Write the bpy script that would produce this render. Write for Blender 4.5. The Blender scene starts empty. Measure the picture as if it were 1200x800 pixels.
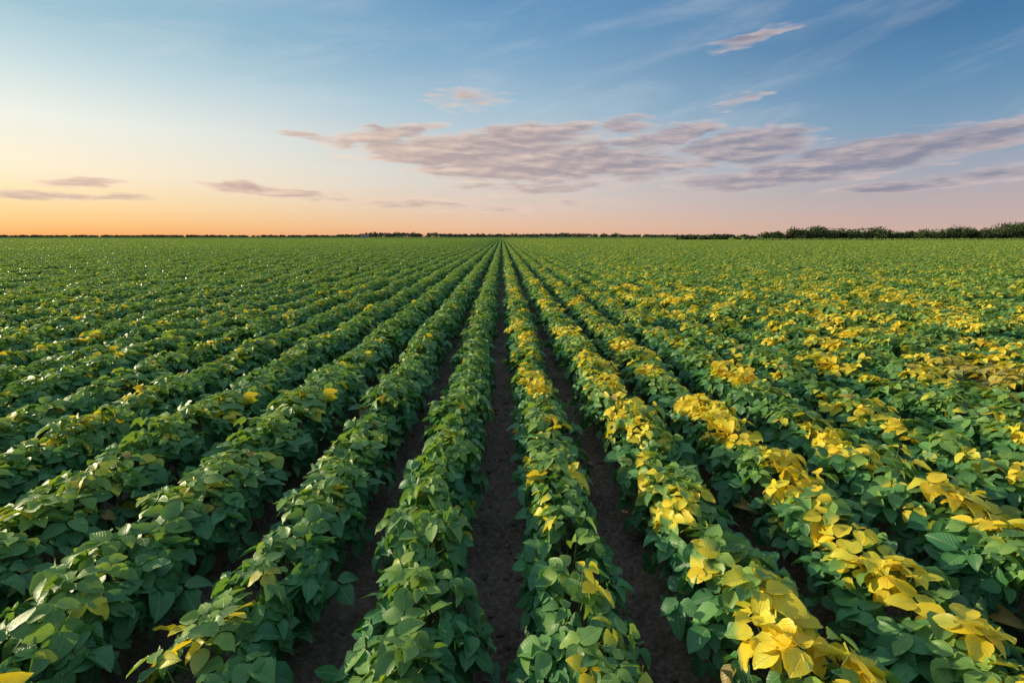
import bpy, math, numpy as np
from mathutils import Vector, Matrix
rng=np.random.default_rng(7)
scene=bpy.context.scene
scene.view_settings.view_transform='Standard'
try: scene.view_settings.look='None'
except: pass
scene.view_settings.exposure=0

ROW=0.7; X0=-0.03; H=1.85
SUN_AZ=-70.0; SUN_EL=15.5
F=567.0; PITCH=math.atan(123/567.0); YAW=math.atan(12/567.0*math.cos(PITCH))

def lin(c):
    out=[]
    for v in c:
        v=v/255.0
        out.append(v/12.92 if v<=0.04045 else ((v+0.055)/1.055)**2.4)
    return tuple(out)+(1.0,)

# ------------------------------------------------------------------ node helper
class NT:
    def __init__(s,nt): s.nt=nt; s.n=nt.nodes; s.l=nt.links
    def node(s,t,**k):
        n=s.n.new(t)
        for a,b in k.items(): setattr(n,a,b)
        return n
    def put(s,sock,v):
        if isinstance(v,bpy.types.NodeSocket): s.l.new(v,sock)
        else: sock.default_value=v
    def m(s,op,a,b=None,c=None,clamp=False):
        n=s.node('ShaderNodeMath',operation=op); n.use_clamp=clamp
        s.put(n.inputs[0],a)
        if b is not None: s.put(n.inputs[1],b)
        if c is not None: s.put(n.inputs[2],c)
        return n.outputs[0]
    def sstep(s,v,a,b,lo=0.0,hi=1.0):
        n=s.node('ShaderNodeMapRange',interpolation_type='SMOOTHSTEP')
        s.put(n.inputs[0],v); s.put(n.inputs[1],a); s.put(n.inputs[2],b); s.put(n.inputs[3],lo); s.put(n.inputs[4],hi)
        return n.outputs[0]
    def mix(s,f,a,b,bt='MIX'):
        n=s.node('ShaderNodeMix',data_type='RGBA',blend_type=bt)
        s.put(n.inputs[0],f); s.put(n.inputs[6],a); s.put(n.inputs[7],b)
        return n.outputs[2]
    def noise(s,vec,scale,detail=2,rough=0.5,dist=0.0):
        n=s.node('ShaderNodeTexNoise'); 
        if vec is not None: s.l.new(vec,n.inputs['Vector'])
        n.inputs['Scale'].default_value=scale; n.inputs['Detail'].default_value=detail
        n.inputs['Roughness'].default_value=rough; n.inputs['Distortion'].default_value=dist
        return n
    def xyz(s,x,y,z):
        n=s.node('ShaderNodeCombineXYZ'); s.put(n.inputs[0],x); s.put(n.inputs[1],y); s.put(n.inputs[2],z); return n.outputs[0]
    def ramp(s,f,stops):
        n=s.node('ShaderNodeValToRGB'); s.l.new(f,n.inputs[0]); e=n.color_ramp.elements
        while len(e)<len(stops): e.new(0.5)
        for i,(p,c) in enumerate(stops): e[i].position=p; e[i].color=c
        return n.outputs[0]

# ------------------------------------------------------------------ world sky
w=bpy.data.worlds.new("World"); scene.world=w; w.use_nodes=True
w.node_tree.nodes.clear(); q=NT(w.node_tree)
tc=q.node('ShaderNodeTexCoord'); sep=q.node('ShaderNodeSeparateXYZ'); q.l.new(tc.outputs['Generated'],sep.inputs[0])
DEG=180/math.pi
az=q.m('MULTIPLY',q.m('ARCTAN2',sep.outputs[0],sep.outputs[1]),DEG)
el=q.m('MULTIPLY',q.m('ARCSINE',sep.outputs[2]),DEG)
sky=q.node('ShaderNodeTexSky',sky_type='NISHITA'); sky.sun_disc=False
sky.sun_elevation=math.radians(SUN_EL); sky.sun_rotation=math.radians(SUN_AZ)
sky.air_density=1.0; sky.dust_density=2.0; sky.ozone_density=1.5
def px(x,y):
    cx=(x-600)/F; cy=(400-y)/F
    fwd=math.cos(PITCH)+cy*math.sin(PITCH); up=cy*math.cos(PITCH)-math.sin(PITCH)
    a=math.atan2(cx,fwd)+YAW
    return math.degrees(a), math.degrees(math.atan2(up,math.hypot(cx,fwd)))
ef=q.m('DIVIDE',el,60.0,clamp=True)
def R(st): return [(e/60.0,lin(c)) for e,c in st]
rl=q.ramp(ef,R([(0,(252,172,98)),(1.2,(255,200,130)),(3,(255,222,166)),(5.5,(255,238,206)),(9.6,(240,242,231)),(13.7,(200,222,226)),(17.5,(152,194,211)),(30,(155,190,210)),(60,(180,204,222))]))
rc=q.ramp(ef,R([(0,(240,184,148)),(1.2,(237,196,165)),(3,(229,203,186)),(7.2,(208,210,209)),(13.2,(168,196,213)),(18.7,(128,170,203)),(23,(98,149,191)),(32,(112,156,193)),(60,(155,184,210))]))
rr=q.ramp(ef,R([(0,(212,178,162)),(1.2,(205,177,169)),(3,(190,174,176)),(5.5,(166,169,183)),(9.6,(124,158,187)),(13.7,(90,138,178)),(17.3,(68,119,165)),(30,(98,140,182)),(60,(150,180,208))]))  # upper stops of all three ramps, out of view, lifted for ambient fill
D=q.m('ABSOLUTE',q.m('SUBTRACT',q.m('FLOORED_MODULO',q.m('ADD',az,66.0+180.0),360.0),180.0))
t=q.m('DIVIDE',q.m('SUBTRACT',D,19.0),92.0,clamp=True)
c1=q.mix(q.sstep(t,0.0,0.58),rl,rc); base=q.mix(q.sstep(t,0.45,1.0),c1,rr)
nish=q.mix(1.0,sky.outputs[0],(0.12,0.12,0.12,1),'MULTIPLY')
skyc=q.mix(0.06,base,nish)
# cloud fields anchored to directions in the sky
cv=q.xyz(q.m('MULTIPLY',az,0.085),q.m('MULTIPLY',el,0.46),3.7)
wn=q.noise(cv,1.6,3,0.55); wsep=q.node('ShaderNodeSeparateColor'); q.l.new(wn.outputs['Color'],wsep.inputs[0])
azw=q.m('ADD',az,q.m('MULTIPLY',q.m('SUBTRACT',wsep.outputs[0],0.5),7.0))
elw=q.m('ADD',el,q.m('MULTIPLY',q.m('SUBTRACT',wsep.outputs[1],0.5),2.0))
clouds=[(605,186,230,25,-3,1.5),(625,163,90,18,3,1.3),(460,153,75,8,9,1.05),(380,166,60,7,-6,.95),
 (735,148,48,10,2,.95),(775,160,80,11,8,1.05),(872,172,92,21,2,1.4),(1000,187,240,19,6,1.5),(1120,170,150,13,6,1.2),
 (550,117,66,13,0,.5),(878,46,54,8,9,.65),(866,117,40,9,8,.65),(325,223,110,8,-5,1.15),(630,220,110,10,0,.85),(25,227,100,8,-2,.95),(125,234,75,6,0,.8),(110,214,60,5,2,.7),
 (1195,150,60,8,6,.9),(1120,211,180,8,4,1.0),(560,240,190,9,0,.55)]
acc=None
for (x,y,rx,ry,tilt,amp) in clouds:
    a0,e0=px(x,y); a1,_=px(x+rx,y); a2,_=px(x-rx,y); _,e1=px(x,y-ry); _,e2=px(x,y+ry)
    ra=abs(a1-a2)/2*1.1; re=abs(e1-e2)/2*1.35; k=math.tan(math.radians(tilt))
    dx=q.m('SUBTRACT',azw,a0)
    dy=q.m('SUBTRACT',q.m('SUBTRACT',elw,e0),q.m('MULTIPLY',dx,k))
    u=q.m('DIVIDE',dx,ra); v=q.m('DIVIDE',dy,re)
    mm=q.m('MULTIPLY',q.m('SUBTRACT',1.0,q.m('ADD',q.m('MULTIPLY',u,u),q.m('MULTIPLY',v,v)),clamp=True),amp)
    acc=mm if acc is None else q.m('MAXIMUM',acc,mm)
n1=q.noise(cv,2.6,8,0.58,0.3).outputs[0]
dens=q.m('ADD',acc,q.m('MULTIPLY',q.m('SUBTRACT',n1,0.5),2.6))
dens=q.m('MULTIPLY',q.sstep(dens,0.08,0.95),q.sstep(acc,0.0,0.30))
cv2=q.xyz(q.m('MULTIPLY',az,0.03),q.m('ADD',q.m('MULTIPLY',el,0.14),q.m('MULTIPLY',az,-0.02)),9.1)
veil=q.m('MULTIPLY',q.sstep(q.noise(cv2,2.2,5,0.6,0.4).outputs[0],0.42,0.85),0.24)
veil=q.m('MULTIPLY',veil,q.sstep(el,1.0,8.0))
skyc=q.mix(veil,skyc,lin((232,230,228)))
core=q.mix(q.sstep(t,0.1,0.95),lin((200,172,160)),lin((138,139,158)))
edge=q.mix(q.sstep(t,0.1,0.95),lin((254,224,198)),lin((222,200,194)))
cvs=q.xyz(q.m('ADD',q.m('MULTIPLY',az,0.085),-0.05),q.m('ADD',q.m('MULTIPLY',el,0.46),0.20),3.7)
n2=q.noise(cvs,2.6,5,0.55,0.3).outputs[0]
shade=q.m('ADD',q.m('MULTIPLY',dens,0.80),q.m('MULTIPLY',q.m('SUBTRACT',n2,n1),2.0),clamp=True)
ccol=q.mix(shade,edge,core)
skyc=q.mix(q.m('MULTIPLY',dens,0.9),skyc,ccol)
bg=q.node('ShaderNodeBackground'); q.l.new(skyc,bg.inputs[0]); bg.inputs[1].default_value=1.0
wo=q.node('ShaderNodeOutputWorld'); q.l.new(bg.outputs[0],wo.inputs[0])

# ------------------------------------------------------------------ sun + camera
sd=bpy.data.lights.new("sun",'SUN'); sd.energy=5.0; sd.angle=math.radians(0.7); sd.color=(1.0,0.86,0.54)
so=bpy.data.objects.new("sun",sd); scene.collection.objects.link(so)
a=math.radians(SUN_AZ); e=math.radians(SUN_EL)
sdir=Vector((math.sin(a)*math.cos(e),math.cos(a)*math.cos(e),math.sin(e)))
so.rotation_euler=sdir.to_track_quat('Z','Y').to_euler(); so.location=sdir*50
cd=bpy.data.cameras.new("camera"); cam=bpy.data.objects.new("camera",cd); scene.collection.objects.link(cam)
cd.sensor_width=36; cd.lens=36*F/1200; cd.clip_end=12000; cd.clip_start=0.05
cam.location=(0,0,H); cam.rotation_euler=(math.pi/2-PITCH,0,-YAW); scene.camera=cam

# ------------------------------------------------------------------ materials
def newmat(name):
    m=bpy.data.materials.new(name); m.use_nodes=True; m.node_tree.nodes.clear(); k=NT(m.node_tree)
    return m,k
def leaf_material(name,far=False):
    m,k=newmat(name)
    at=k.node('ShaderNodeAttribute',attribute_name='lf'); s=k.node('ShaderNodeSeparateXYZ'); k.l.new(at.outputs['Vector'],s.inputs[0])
    geo=k.node('ShaderNodeNewGeometry'); p=k.node('ShaderNodeSeparateXYZ'); k.l.new(geo.outputs['Position'],p.inputs[0])
    uv=k.node('ShaderNodeUVMap'); us=k.node('ShaderNodeSeparateXYZ'); k.l.new(uv.outputs[0],us.inputs[0])
    X,Y,Z=p.outputs; r1,r2,top=s.outputs
    flat=k.xyz(X,k.m('MULTIPLY',Y,0.6),0.0)
    nbig=k.noise(flat,0.35,2).outputs[0]; nmed=k.noise(flat,2.0,1).outputs[0]
    g=k.mix(r2,(0.036,0.170,0.066,1),(0.115,0.335,0.105,1))
    g=k.mix(k.m('MULTIPLY',k.sstep(nbig,0.35,0.7),0.3),g,(0.14,0.30,0.060,1))
    # older low leaves are deeper green, with interior shade painted in for contrast
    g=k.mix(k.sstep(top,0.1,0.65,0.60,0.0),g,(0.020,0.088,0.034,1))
    # lime tint on canopy tops, painting sunlit tips into the leaf colour
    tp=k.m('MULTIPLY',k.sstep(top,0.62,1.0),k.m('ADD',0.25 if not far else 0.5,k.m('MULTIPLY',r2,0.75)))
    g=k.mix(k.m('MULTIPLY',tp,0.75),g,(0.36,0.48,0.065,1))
    # yellowing probability: right side of the field is riper
    fx=k.m('ADD',0.04,k.m('MULTIPLY',k.sstep(X,-0.1,0.5),0.54))
    lft=k.m('MULTIPLY',k.sstep(k.m('MULTIPLY',X,-1.0),0.7,1.6),0.07)
    fx=k.m('ADD',fx,lft)
    fx=k.m('MULTIPLY',fx,k.sstep(Y,4.0,25.0,1.0,0.50))
    patch=k.sstep(nmed,0.42,0.62,0.08,1.6)
    patch=k.m('MULTIPLY',patch,k.sstep(nbig,0.3,0.6,0.6,1.3))
    prob=k.m('MULTIPLY',k.m('MULTIPLY',fx,patch),k.sstep(top,0.50,0.97,0.03,1.0))
    dd=k.m('SUBTRACT',prob,r1)
    yel=k.sstep(dd,-0.06,0.06)
    ycol=k.mix(r2,(0.96,0.66,0.022,1),(0.80,0.72,0.055,1))
    if not far:
        blot=k.noise(uv.outputs[0],3.0,2).outputs[0]
        ycol=k.mix(k.m('MULTIPLY',k.sstep(blot,0.5,0.75),0.5),ycol,(0.45,0.54,0.07,1))
    else:
        yel=k.m('MULTIPLY',yel,k.sstep(Y,6.0,30.0,0.85,0.50))
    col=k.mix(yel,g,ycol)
    d=k.m('SQRT',k.m('ADD',k.m('POWER',k.m('ABSOLUTE',k.m('SUBTRACT',X,5.2)),2.0),k.m('POWER',k.m('ABSOLUTE',k.m('SUBTRACT',Y,4.9)),2.0)))
    f=k.m('MULTIPLY',k.sstep(d,0.2,0.8,0.7,0.0),k.sstep(r1,0.4,0.75,1.0,0.1))
    col=k.mix(f,col,k.mix(r2,(0.34,0.22,0.070,1),(0.44,0.36,0.09,1)))
    crisp=k.m('MULTIPLY',k.m('GREATER_THAN',r2,0.995),0.75)
    col=k.mix(crisp,col,(0.42,0.21,0.04,1))
    bs=k.node('ShaderNodeBsdfPrincipled')
    if not far:
        uu=k.m('ABSOLUTE',k.m('SUBTRACT',us.outputs[0],0.5))
        mid=k.sstep(uu,0.012,0.04,1.0,0.0)
        lat=k.m('FRACT',k.m('MULTIPLY',k.m('SUBTRACT',us.outputs[1],k.m('MULTIPLY',uu,0.9)),7.0))
        lat=k.sstep(k.m('ABSOLUTE',k.m('SUBTRACT',lat,0.5)),0.0,0.12,1.0,0.0)
        vein=k.m('MAXIMUM',mid,k.m('MULTIPLY',lat,0.7))
        col=k.mix(k.m('MULTIPLY',vein,0.45),col,k.mix(0.5,col,(0.58,0.70,0.32,1)))
        col=k.mix(0.35,col,k.mix(blot,(0.4,0.4,0.4,1),(1.65,1.65,1.65,1)),'MULTIPLY')
        bp=k.node('ShaderNodeBump'); bp.inputs['Strength'].default_value=0.5; bp.inputs['Distance'].default_value=0.005
        k.l.new(k.m('MULTIPLY',vein,-0.8),bp.inputs['Height']); k.l.new(bp.outputs[0],bs.inputs['Normal'])
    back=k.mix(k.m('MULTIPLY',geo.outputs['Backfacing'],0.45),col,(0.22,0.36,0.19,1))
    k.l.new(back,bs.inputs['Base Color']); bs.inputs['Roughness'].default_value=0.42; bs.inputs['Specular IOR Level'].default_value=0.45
    tr=k.node('ShaderNodeBsdfTranslucent'); tcn=k.mix(1.0,col,(1.45,1.3,0.5,1),'MULTIPLY'); k.l.new(tcn,tr.inputs[0])
    mx=k.node('ShaderNodeMixShader'); mx.inputs[0].default_value=0.33
    k.l.new(bs.outputs[0],mx.inputs[1]); k.l.new(tr.outputs[0],mx.inputs[2])
    o=k.node('ShaderNodeOutputMaterial'); k.l.new(mx.outputs[0],o.inputs[0])
    return m
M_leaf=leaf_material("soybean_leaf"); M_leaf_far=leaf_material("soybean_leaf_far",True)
def simple(name,c1,c2,scale,rough=0.9,bump=0.0,bscale=None,spec=0.2):
    m,k=newmat(name); geo=k.node('ShaderNodeNewGeometry')
    n=k.noise(geo.outputs['Position'],scale,3,0.6)
    bs=k.node('ShaderNodeBsdfPrincipled'); k.l.new(k.mix(k.sstep(n.outputs[0],0.3,0.7),c1,c2),bs.inputs['Base Color'])
    bs.inputs['Roughness'].default_value=rough; bs.inputs['Specular IOR Level'].default_value=spec
    if bump:
        b=k.node('ShaderNodeBump'); b.inputs['Strength'].default_value=bump; b.inputs['Distance'].default_value=0.02
        n2=k.noise(geo.outputs['Position'],bscale or scale*3,4,0.65); k.l.new(n2.outputs[0],b.inputs['Height']); k.l.new(b.outputs[0],bs.inputs['Normal'])
    o=k.node('ShaderNodeOutputMaterial'); k.l.new(bs.outputs[0],o.inputs[0]); return m
M_stem=simple("soybean_stem",(0.14,0.24,0.06,1),(0.24,0.28,0.10,1),8)
M_clod=simple("soil_clod",(0.09,0.062,0.047,1),(0.20,0.145,0.11,1),14,0.95,0.5,60)
M_straw=simple("dry_straw",(0.42,0.30,0.17,1),(0.24,0.14,0.08,1),9)
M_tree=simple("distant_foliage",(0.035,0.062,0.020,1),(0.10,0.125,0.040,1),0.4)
M_treefar=simple("hazy_distant_foliage",(0.085,0.095,0.055,1),(0.14,0.13,0.075,1),0.05)  # distance haze mixed into the foliage colour
M_trunk=simple("bark",(0.05,0.04,0.03,1),(0.09,0.07,0.05,1),4)
M_grass=simple("verge_grass",(0.15,0.23,0.05,1),(0.26,0.29,0.08,1),0.4)
M_wall=simple("whitewashed_wall",(0.45,0.42,0.38,1),(0.55,0.52,0.48,1),0.6)
M_roof=simple("roof_tiles",(0.16,0.07,0.05,1),(0.22,0.10,0.07,1),2)
# ground
m,k=newmat("soil"); M_soil=m
geo=k.node('ShaderNodeNewGeometry'); P=geo.outputs['Position']; p=k.node('ShaderNodeSeparateXYZ'); k.l.new(P,p.inputs[0])
na=k.noise(P,3.0,4,0.65).outputs[0]; nb=k.noise(P,32.0,5,0.7).outputs[0]
soil=k.mix(k.sstep(na,0.3,0.7),(0.095,0.064,0.048,1),(0.185,0.130,0.098,1))
soil=k.mix(k.sstep(nb,0.38,0.72),soil,k.mix(0.7,soil,(0.34,0.25,0.195,1)))
dist=k.m('SQRT',k.m('ADD',k.m('MULTIPLY',p.outputs[0],p.outputs[0]),k.m('MULTIPLY',p.outputs[1],p.outputs[1])))
sc=k.mix(k.sstep(dist,230.0,300.0),soil,(0.13,0.20,0.055,1))
bs=k.node('ShaderNodeBsdfPrincipled'); k.l.new(sc,bs.inputs['Base Color']); bs.inputs['Roughness'].default_value=0.95; bs.inputs['Specular IOR Level'].default_value=0.05
b=k.node('ShaderNodeBump'); b.inputs['Strength'].default_value=1.0; b.inputs['Distance'].default_value=0.03
k.l.new(nb,b.inputs['Height']); k.l.new(b.outputs[0],bs.inputs['Normal'])
o=k.node('ShaderNodeOutputMaterial'); k.l.new(bs.outputs[0],o.inputs[0])

# ------------------------------------------------------------------ mesh helper
def mesh_from(name,V,faces_list,mats=None,matidx=None,smooth=True,uv=None,lf=None):
    me=bpy.data.meshes.new(name)
    V=np.asarray(V,dtype=np.float32)
    me.vertices.add(len(V)); me.vertices.foreach_set('co',V.ravel())
    loops=np.concatenate([f.ravel() for f in faces_list]).astype(np.int32)
    cnt=np.concatenate([np.full(len(f),f.shape[1]) for f in faces_list]).astype(np.int32)
    st=np.concatenate([[0],np.cumsum(cnt)[:-1]]).astype(np.int32)
    me.loops.add(len(loops)); me.loops.foreach_set('vertex_index',loops)
    me.polygons.add(len(cnt)); me.polygons.foreach_set('loop_start',st)
    try: me.polygons.foreach_set('loop_total',cnt)
    except Exception: pass
    if matidx is not None: me.polygons.foreach_set('material_index',np.asarray(matidx,dtype=np.int32))
    me.polygons.foreach_set('use_smooth',np.full(len(cnt),smooth))
    for mt in (mats or []): me.materials.append(mt)
    if uv is not None:
        l=me.uv_layers.new(name='UVMap'); l.data.foreach_set('uv',np.asarray(uv,dtype=np.float32)[loops].ravel())
    if lf is not None:
        at=me.attributes.new('lf','FLOAT_VECTOR','POINT'); at.data.foreach_set('vector',np.asarray(lf,dtype=np.float32).ravel())
    me.update(calc_edges=True); me.validate()
    return me
def nrm(v): return v/np.maximum(np.linalg.norm(v,axis=-1,keepdims=True),1e-9)

def leaf_template(stations,widths):
    v=[(0,0,0)]; 
    for t,wd in zip(stations,widths):
        for sgn in (-1,0,1):
            v.append((sgn*wd*0.5, t, (0.10*wd if sgn else 0.0)-0.28*t*t))
    v.append((0,1.0,-0.30))
    n=len(stations); tris=[]; quads=[]
    tris+= [(0,2,1),(0,3,2)]
    for i in range(n-1):
        a=1+3*i; b=a+3
        quads+=[(a,a+1,b+1,b),(a+1,a+2,b+2,b+1)]
    a=1+3*(n-1); T=len(v)-1
    tris+=[(a,a+1,T),(a+1,a+2,T)]
    return np.array(v,float),np.array(tris),np.array(quads)
T0=leaf_template([.06,.20,.40,.62,.82,.93],[.52,.90,1.0,.82,.48,.22])
T1=leaf_template([.2,.6],[.85,.85])
def leaf_mesh_arrays(tpl,P,D,N,L,W,lf,off=0):
    tv,tt,tq=tpl
    S=nrm(np.cross(D,N)); n=len(P); nv=len(tv)
    curl=0.1+1.4*rng.random(n); fold=rng.uniform(-.04,.18,n)
    wave=rng.normal(0,.038,(n,nv))*(np.abs(tv[None,:,0])>0.01)
    zz=(tv[None,:,2]*curl[:,None]+np.abs(tv[None,:,0])*fold[:,None]*2+wave)*L[:,None]
    V=P[:,None,:]+D[:,None,:]*(tv[None,:,1:2]*L[:,None,None])+S[:,None,:]*(tv[None,:,0:1]*W[:,None,None])+N[:,None,:]*zz[:,:,None]
    uv=np.tile(np.stack([tv[:,0]+0.5,tv[:,1]],1),(n,1))
    base=(np.arange(n)*nv+off)
    t=(base[:,None,None]+tt[None]).reshape(-1,3); qd=(base[:,None,None]+tq[None]).reshape(-1,4)
    return V.reshape(-1,3),t,qd,uv,np.repeat(lf,nv,axis=0)
def prisms(A,B,r0,r1,off=0,sides=3):
    d=nrm(B-A); up=np.where(np.abs(d[:,2:3])>0.9,np.array([[1.,0,0]]),np.array([[0,0,1.]]))
    s=nrm(np.cross(d,up)); u=np.cross(s,d); n=len(A); V=[]
    for P,r in ((A,r0),(B,r1)):
        for i in range(sides):
            a=2*math.pi*i/sides; V.append(P+r*(math.cos(a)*s+math.sin(a)*u))
    V=np.stack(V,1).reshape(-1,3); base=np.arange(n)*2*sides+off
    f=[]
    for i in range(sides):
        j=(i+1)%sides; f.append(np.stack([base+i,base+j,base+sides+j,base+sides+i],1))
    return V,np.concatenate(f)

def row_nodes(n,length):
    y=(rng.random(n))*length-length/2
    th=np.radians(rng.uniform(-120,120,n)); th=th*(0.75+0.25*rng.random(n))
    r=1.09-0.45*rng.random(n)**1.5
    ph=rng.uniform(0,6.28,6)
    hm=1+0.11*np.sin(2*math.pi*y*1+ph[0])+0.10*np.sin(2*math.pi*y*3+ph[1])+0.06*np.sin(2*math.pi*y*7+ph[4])
    wmL=1+0.20*np.sin(2*math.pi*y*2+ph[2])+0.15*np.sin(2*math.pi*y*5+ph[3]); wmR=1+0.20*np.sin(2*math.pi*y*2+ph[5])+0.15*np.sin(2*math.pi*y*4+ph[0])
    s=np.sin(th); c=np.cos(th)
    x=0.174*r*s*np.where(s<0,wmL,wmR)+rng.normal(0,.012,n)
    z=0.235+np.where(c>0,0.235,0.15)*r*c*hm
    return x,y,z,th,r,c
def make_segment(name,n,length,tpl,tri=True,size=1.0,stems=True,mat=None):
    x,y,z,th,r,c=row_nodes(n,length)
    P=np.stack([x,y,z],1)
    out=np.stack([np.sin(th)*1.0,np.zeros(n),np.maximum(c,-0.1)*0.9],1)
    N=nrm(out*0.65+np.array([0,0,0.60])+rng.normal(0,.36,(n,3)))
    D0=np.stack([np.sin(th)*0.9,np.zeros(n),np.full(n,-0.15)],1)+rng.normal(0,.65,(n,3))*np.array([1,1.1,.4])
    D=nrm(D0-N*np.sum(D0*N,1,keepdims=True))
    top=np.clip((z-0.18)/(0.47-0.18),0,1.05)
    rt=rng.random(n); Ls=rng.uniform(0.064,0.118,n)*size
    Ls*=np.where(top>0.9,0.88,1.0)
    allP=[];allD=[];allN=[];allL=[];allW=[];allf=[]
    S=np.cross(D,N)
    for a in (0.0,1.25,-1.25):
        aa=a+rng.normal(0,.15,n)
        d=D*np.cos(aa)[:,None]+S*np.sin(aa)[:,None]
        d=nrm(d-N*rng.uniform(-0.05,0.42,n)[:,None]); nn=nrm(N+rng.normal(0,.24,(n,3))); nn=nrm(nn-d*np.sum(nn*d,1,keepdims=True))
        allP.append(P+d*(0.024 if a==0 else 0.004)); allD.append(d); allN.append(nn)
        L=Ls*(1.06 if a==0 else 0.92)*rng.uniform(.9,1.1,n); allL.append(L); allW.append(L*rng.uniform(.64,.80,n))
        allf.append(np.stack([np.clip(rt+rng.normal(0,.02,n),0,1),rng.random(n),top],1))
    C=np.concatenate
    V,t,qd,uv,lf=leaf_mesh_arrays(tpl,C(allP),C(allD),C(allN),C(allL),C(allW),C(allf))
    faces=[t,qd]; mi=np.zeros(len(t)+len(qd),int)
    if stems:
        sy=np.clip(y+rng.normal(0,.03,n),-length/2-.05,length/2+.05); A=np.stack([x*0.25,sy,np.maximum(z-rng.uniform(.05,.16,n),0.05)],1)
        V2,q2=prisms(A,P,0.0016,0.0011,len(V))
        V=C([V,V2]); uv=C([uv,np.zeros((len(V2),2))]); lf=C([lf,np.zeros((len(V2),3))])
        ns=int(18*length); yy=np.linspace(-length/2,length/2,ns)+rng.normal(0,.01,ns)
        A=np.stack([rng.normal(0,.012,ns),yy,np.full(ns,-0.01)],1); B=np.stack([rng.normal(0,.03,ns),yy+rng.normal(0,.02,ns),rng.uniform(.33,.42,ns)],1)
        V3,q3=prisms(A,B,0.0042,0.0022,len(V),5)
        V=C([V,V3]); uv=C([uv,np.zeros((len(V3),2))]); lf=C([lf,np.zeros((len(V3),3))])
        faces+=[q2,q3]; mi=C([mi,np.ones(len(q2)+len(q3),int)])
    me=mesh_from(name,V,faces,[mat,M_stem],mi,True,uv,lf)
    return bpy.data.objects.new(name,me)

soy=bpy.data.objects.new("soybean_field",None); scene.collection.objects.link(soy)
def coll(name,objs):
    c=bpy.data.collections.new(name)
    for o in objs: c.objects.link(o)
    return c
NV=16
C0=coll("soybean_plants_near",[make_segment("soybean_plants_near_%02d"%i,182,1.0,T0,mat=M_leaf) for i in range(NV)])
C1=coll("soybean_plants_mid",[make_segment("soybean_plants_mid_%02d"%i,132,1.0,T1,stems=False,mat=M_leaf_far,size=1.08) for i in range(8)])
def tile(name):
    Vs=[];Ts=[];Qs=[];U=[];Lf=[];off=0
    for rrow in range(10):
        n=7*85
        x,y,z,th,r,c=row_nodes(n,7.0)
        x=x+(rrow-4.5)*ROW
        P=np.stack([x,y,z],1); N=nrm(np.stack([np.sin(th)*.7,np.zeros(n),0.6+np.maximum(c,0)*.6],1)+rng.normal(0,.32,(n,3)))
        D0=rng.normal(0,1,(n,3)); Dd=nrm(D0-N*np.sum(D0*N,1,keepdims=True)); L=rng.uniform(.13,.20,n)
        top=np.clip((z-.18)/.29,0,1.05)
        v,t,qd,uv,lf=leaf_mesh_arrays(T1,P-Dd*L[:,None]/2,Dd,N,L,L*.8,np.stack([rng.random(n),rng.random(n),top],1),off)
        off+=len(v); Vs.append(v);Ts.append(t);Qs.append(qd);U.append(uv);Lf.append(lf)
    C=np.concatenate
    return bpy.data.objects.new(name,mesh_from(name,C(Vs),[C(Ts),C(Qs)],[M_leaf_far],None,True,C(U),C(Lf)))
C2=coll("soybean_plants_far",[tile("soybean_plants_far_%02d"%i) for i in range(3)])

def instancer(name,pts,idx,rot,scl,c):
    me=bpy.data.meshes.new(name); me.vertices.add(len(pts)); me.vertices.foreach_set('co',np.asarray(pts,dtype=np.float32).ravel())
    a=me.attributes.new('idx','INT','POINT'); a.data.foreach_set('value',np.asarray(idx,dtype=np.int32))
    a=me.attributes.new('rot','FLOAT_VECTOR','POINT'); a.data.foreach_set('vector',np.asarray(rot,dtype=np.float32).ravel())
    a=me.attributes.new('scl','FLOAT_VECTOR','POINT'); a.data.foreach_set('vector',np.asarray(scl,dtype=np.float32).ravel())
    me.update()
    ob=bpy.data.objects.new(name,me); scene.collection.objects.link(ob); ob.parent=soy
    ng=bpy.data.node_groups.new(name,'GeometryNodeTree')
    ng.interface.new_socket('Geometry',in_out='INPUT',socket_type='NodeSocketGeometry'); ng.interface.new_socket('Geometry',in_out='OUTPUT',socket_type='NodeSocketGeometry')
    N=ng.nodes; L=ng.links; gi=N.new('NodeGroupInput'); go=N.new('NodeGroupOutput'); ip=N.new('GeometryNodeInstanceOnPoints')
    ci=N.new('GeometryNodeCollectionInfo'); ci.inputs[0].default_value=c; ci.inputs['Separate Children'].default_value=True; ci.inputs['Reset Children'].default_value=True
    def na(nm,dt):
        n=N.new('GeometryNodeInputNamedAttribute'); n.data_type=dt; n.inputs[0].default_value=nm
        return [o for o in n.outputs if o.enabled and o.name=='Attribute'][0]
    L.new(gi.outputs[0],ip.inputs['Points']); L.new(ci.outputs[0],ip.inputs['Instance']); ip.inputs['Pick Instance'].default_value=True
    L.new(na('idx','INT'),ip.inputs['Instance Index']); L.new(na('rot','FLOAT_VECTOR'),ip.inputs['Rotation']); L.new(na('scl','FLOAT_VECTOR'),ip.inputs['Scale'])
    L.new(ip.outputs[0],go.inputs[0])
    md=ob.modifiers.new('plants','NODES'); md.node_group=ng
    return ob
pn=[];pm=[];pf=[]
for j in range(-1,42):
    for i in range(-45,46):
        cx=X0+7*i; cy=7*j+3.5
        if abs(cx)>1.16*max(cy,0)+14: continue
        d=math.hypot(cx,cy)
        if d>65: pf.append((cx,cy,0)); continue
        for rr_ in range(10):
            for s_ in range(7):
                x=cx+(rr_-4.5)*ROW; y=cy-3+s_
                if y<-1.5: continue
                dd=math.hypot(x,y)
                (pn if dd<15 else pm).append((x+rng.normal(0,.016),y+rng.normal(0,.04),0))
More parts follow.
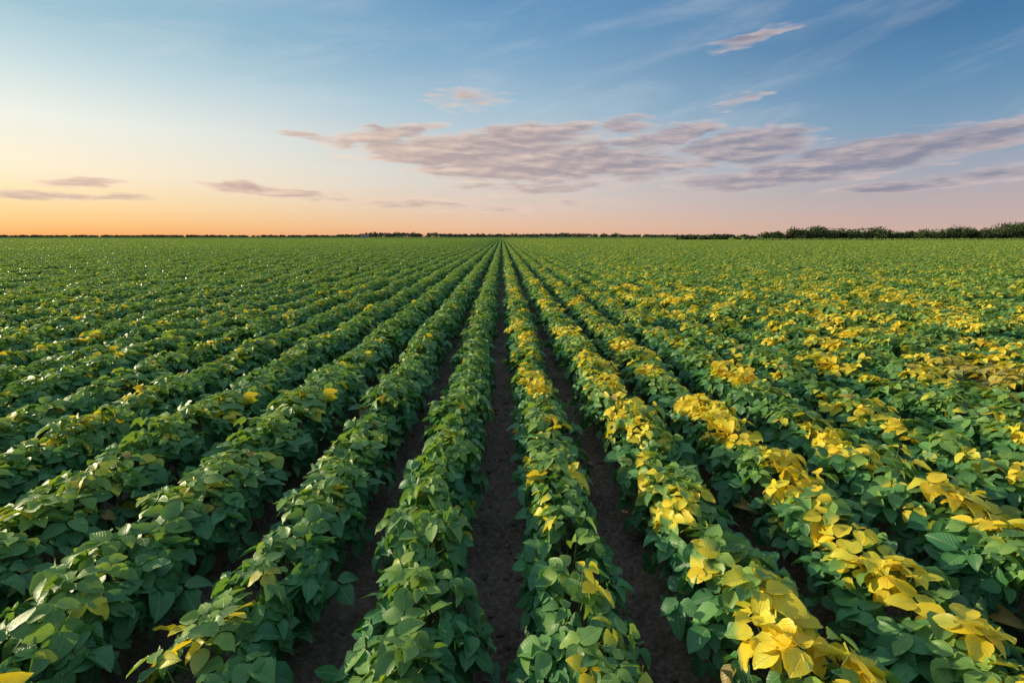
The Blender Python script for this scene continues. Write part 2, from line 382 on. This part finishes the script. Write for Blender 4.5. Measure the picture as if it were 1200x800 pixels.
def attrs(pts,nv,seg=True):
    n=len(pts); X=np.array(pts)[:,0]
    idx=rng.integers(0,nv,n); rot=np.zeros((n,3)); rot[:,2]=rng.integers(0,2,n)*math.pi
    if seg:
        wide=0.98+0.17*np.clip((np.abs(X)-0.5)/1.2,0,1)
        rot[:,2]+=rng.normal(0,.025,n); scl=np.stack([rng.uniform(.88,1.12,n)*wide,np.full(n,1.06),rng.uniform(.88,1.10,n)],1)
    else: scl=np.ones((n,3)); scl[:,2]=rng.uniform(.96,1.04,n)
    return idx,rot,scl
instancer("near_rows",pn,*attrs(pn,NV),C0)
instancer("middle_rows",pm,*attrs(pm,8),C1)
instancer("far_rows",pf,*attrs(pf,3,False),C2)
print("instances",len(pn),len(pm),len(pf))

# ------------------------------------------------------------------ ground sheet
def vnoise(x,y,cell,seed):
    r=np.random.default_rng(seed); G=r.random((512,512)); xi=x/cell; yi=y/cell; x0=np.floor(xi).astype(int); y0=np.floor(yi).astype(int)
    fx=xi-x0; fy=yi-y0; fx=fx*fx*(3-2*fx); fy=fy*fy*(3-2*fy)
    g=lambda a,b:G[a%512,b%512]
    return (g(x0,y0)*(1-fx)+g(x0+1,y0)*fx)*(1-fy)+(g(x0,y0+1)*(1-fx)+g(x0+1,y0+1)*fx)*fy
def gz(x,y):
    d=np.hypot(x,y); fade=np.clip((40-d)/20,0,1)
    z=0.03*np.cos(2*math.pi*(x-X0-ROW/2)/ROW)-0.03
    z=z+0.035*(vnoise(x,y,0.16,1)-.5)+0.026*(vnoise(x,y,0.06,2)-.5)+0.018*(vnoise(x,y,0.03,3)-.5)
    return z*fade
def axis(lo,hi,step,far_lo,far_hi):
    core=np.arange(lo,hi,step); up=[];s=step;v=core[-1]
    while v<far_hi: s*=1.22; v+=s; up.append(v)
    dn=[];s=step;v=core[0]
    while v>far_lo: s*=1.22; v-=s; dn.append(v)
    return np.array(dn[::-1]+list(core)+up)
xs=axis(-3,3,.018,-5000,5000); ys=axis(0.9,7,.02,-800,6000)
GX,GY=np.meshgrid(xs,ys); V=np.stack([GX,GY,gz(GX,GY)],-1).reshape(-1,3)
nx=len(xs);ny=len(ys); I=(np.arange(ny-1)[:,None]*nx+np.arange(nx-1)[None]).ravel()
ground=bpy.data.objects.new("ground",mesh_from("ground",V,[np.stack([I,I+1,I+nx+1,I+nx],1)],[M_soil])); scene.collection.objects.link(ground)
import bmesh
bm=bmesh.new(); bmesh.ops.create_icosphere(bm,subdivisions=2,radius=1); iv=np.array([v.co[:] for v in bm.verts]); ifc=np.array([[v.index for v in f.verts] for f in bm.faces]); bm.free()
n=3200; ks=rng.integers(-5,6,n); cx=X0+ks*ROW+rng.normal(0,.11,n); cy=0.9+9*rng.random(n)**1.3
sz=0.004+0.018*rng.random(n)**3
sc=sz[:,None,None]*(1+rng.normal(0,.14,(n,42,1)))*rng.uniform(.65,1.25,(n,1,3))*np.array([1,1,.7])
V=iv[None]*sc+np.stack([cx,cy,gz(cx,cy)+sz*.3],1)[:,None,:]
clods=bpy.data.objects.new("soil_clods",mesh_from("soil_clods",V.reshape(-1,3),[(np.arange(n)[:,None,None]*42+ifc[None]).reshape(-1,3)],[M_clod])); scene.collection.objects.link(clods); clods.parent=ground
n=420; ks=rng.integers(-4,5,n); cx=X0+ks*ROW+rng.normal(0,.10,n); cy=0.9+8*rng.random(n); an=rng.uniform(0,6.28,n); ln=rng.uniform(.01,.05,n)
A=np.stack([cx,cy,gz(cx,cy)+.006],1); bx=cx+np.cos(an)*ln; by=cy+np.sin(an)*ln; B=np.stack([bx,by,gz(bx,by)+.008],1)
V,f=prisms(A,B,.0012,.0009)
st=bpy.data.objects.new("dry_straw",mesh_from("dry_straw",V,[f],[M_straw])); scene.collection.objects.link(st); st.parent=ground
n=70; ks=rng.integers(-4,5,n); cx=X0+ks*ROW+rng.normal(0,.10,n); cy=0.9+8*rng.random(n); D_=rng.normal(0,1,(n,3)); D_[:,2]*=.1; D_=nrm(D_); N_=nrm(np.array([0,0,1.])+rng.normal(0,.2,(n,3))); N_=nrm(N_-D_*np.sum(N_*D_,1,keepdims=True)); L_=rng.uniform(.03,.07,n)
V,t_,q_,uv_,lf_=leaf_mesh_arrays(T0,np.stack([cx,cy,gz(cx,cy)+.022],1),D_,N_,L_,L_*.6,np.zeros((n,3)))
st=bpy.data.objects.new("fallen_leaves",mesh_from("fallen_leaves",V,[t_,q_],[M_straw],None,True,uv_)); scene.collection.objects.link(st); st.parent=ground

# ------------------------------------------------------------------ far crops sheet (beyond the modelled rows)
def sheet(x0,x1,y0,y1,z,nx_,ny_):
    xs=np.linspace(x0,x1,nx_);ys=np.linspace(y0,y1,ny_); a,b=np.meshgrid(xs,ys)
    V=np.stack([a,b,z+rng.normal(0,.03,a.shape)],-1).reshape(-1,3); I=(np.arange(ny_-1)[:,None]*nx_+np.arange(nx_-1)[None]).ravel()
    return V,np.stack([I,I+1,I+nx_+1,I+nx_],1)
V,f=sheet(-5000,5000,292,6000,.40,60,200)
M_fc=simple("far_crop_canopy",(0.10,0.16,0.045,1),(0.18,0.21,0.06,1),0.02,1.0,spec=0.0)
fo=bpy.data.objects.new("far_canopy",mesh_from("far_canopy",V,[f],[M_fc])); scene.collection.objects.link(fo); fo.parent=soy

# ------------------------------------------------------------------ tree lines
def treeline(name,trees,leaf,mat,per=260):
    Q=[];TA=[];TB=[]
    for (x,y,h,wd) in trees:
        nl=int(rng.integers(4,8)); cs=[];rs=[]
        for i in range(nl):
            cs.append((x+rng.uniform(-.5,.5)*wd,y+rng.uniform(-.4,.4)*wd,h*rng.uniform(.28,.82))); rs.append(h*rng.uniform(.15,.30))
        cs=np.array(cs);rs=np.array(rs); n=per
        w_=rng.integers(0,nl,n); d=nrm(rng.normal(0,1,(n,3))); P=cs[w_]+d*(rs[w_]*rng.uniform(.5,1.1,n))[:,None]*np.array([1.25,1.25,.9])
        P[:,2]=np.maximum(P[:,2],.25); Q.append(P)
        TA.append((x,y,-.1)); TB.append((x+rng.uniform(-.2,.2),y,h*.6))
        for c_ in cs[:4]: TA.append((x,y,h*.25)); TB.append(tuple(c_))
    P=np.concatenate(Q); n=len(P); N=nrm(rng.normal(0,1,(n,3))); D0=rng.normal(0,1,(n,3)); D_=nrm(D0-N*np.sum(D0*N,1,keepdims=True)); L=leaf*rng.uniform(.6,1.3,n)
    V,t,qd,uv,lf=leaf_mesh_arrays(T1,P,D_,N,L,L*.8,np.zeros((n,3)))
    V2,q2=prisms(np.array(TA,float),np.array(TB,float),.14,.05,len(V),5)
    me=mesh_from(name,np.concatenate([V,V2]),[t,qd,q2],[mat,M_trunk],np.concatenate([np.zeros(len(t)+len(qd),int),np.ones(len(q2),int)]))
    o=bpy.data.objects.new(name,me); scene.collection.objects.link(o); return o
tr=[]
for i in range(200):
    y=rng.uniform(193,206); pxx=rng.uniform(895,1380)
    g=0.5+0.5*math.sin(pxx*.021+1.2)+0.45*math.sin(pxx*.075)
    if 1082<pxx<1100 and rng.random()<.8: continue
    f_=min(1,(pxx-870)/90)
    h=(rng.uniform(2.9,5.2)+2.2*max(g,0)*(0.45+(pxx-900)/400))*(0.6+0.4*f_); tr.append(((pxx-588)/F*y,y,h,h*rng.uniform(.7,1.2)))
for pxx in list(rng.uniform(795,845,14))+list(rng.uniform(845,900,8)):
    y=rng.uniform(205,225); h=rng.uniform(1.6,2.6); tr.append(((pxx-588)/F*y,y,h,h*1.5))
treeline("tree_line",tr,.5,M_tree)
tr=[]
for i in range(1000):
    y=rng.uniform(900,1400); pxx=rng.uniform(-150,1350)
    clump=math.sin(pxx*.03)+math.sin(pxx*.011+2)+rng.uniform(-.9,.9)
    if pxx>850 and rng.random()<.6: continue
    h=rng.uniform(2.6,4.2) if pxx<400 else rng.uniform(3.5,6.5)+max(clump,0)*2.2
    tr.append(((pxx-588)/F*y,y,h,h*rng.uniform(1.5,3.5)))
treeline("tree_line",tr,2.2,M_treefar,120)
# verge grass in front of right tree line
n=14000; P=np.stack([rng.uniform(95,300,n),rng.uniform(180,191,n),rng.uniform(.25,.75,n)],1); N_=nrm(rng.normal(0,1,(n,3))*np.array([1,1,.5])); D0=np.array([0,0,1.])+rng.normal(0,.4,(n,3)); D_=nrm(D0-N_*np.sum(D0*N_,1,keepdims=True)); L=rng.uniform(.3,.6,n)
V,t_,q_,uv_,lf_=leaf_mesh_arrays(T1,P,D_,N_,L,L*.5,np.zeros((n,3)))
vg=bpy.data.objects.new("verge_grass",mesh_from("verge_grass",V,[t_,q_],[M_grass])); scene.collection.objects.link(vg)
# small distant farmhouse
def house(x,y,w_,d_,h_):
    e=bpy.data.objects.new("farmhouse",None); e.location=(x,y,0); scene.collection.objects.link(e)
    def part(nm,V,Fc,mt):
        me=bpy.data.meshes.new(nm); me.from_pydata(V,[],Fc); me.materials.append(mt); o=bpy.data.objects.new(nm,me); scene.collection.objects.link(o); o.parent=e
    a,b=w_/2,d_/2
    part("walls",[(-a,-b,0),(a,-b,0),(a,b,0),(-a,b,0),(-a,-b,h_),(a,-b,h_),(a,b,h_),(-a,b,h_),(-a,0,h_*1.6),(a,0,h_*1.6)],[(0,1,5,4),(2,3,7,6),(1,2,6,9,5),(3,0,4,8,7)],M_wall)
    a+=.4;b2=b+.4
    part("roof",[(-a,-b2,h_-.1),(a,-b2,h_-.1),(a,0,h_*1.6+.1),(-a,0,h_*1.6+.1),(a,b2,h_-.1),(-a,b2,h_-.1)],[(0,1,2,3),(3,2,4,5)],M_roof)
    for i,xx in enumerate((-.3,0,.3)):
        part("window_%d"%i if xx else "door",[(w_*xx-.5,-b-.03,1 if xx else 0.02),(w_*xx+.5,-b-.03,1 if xx else 0.02),(w_*xx+.5,-b-.03,2.1),(w_*xx-.5,-b-.03,2.1)],[(0,1,2,3)],M_trunk)
house((432-588)/F*610,610,9,7,3.0)
print("done")
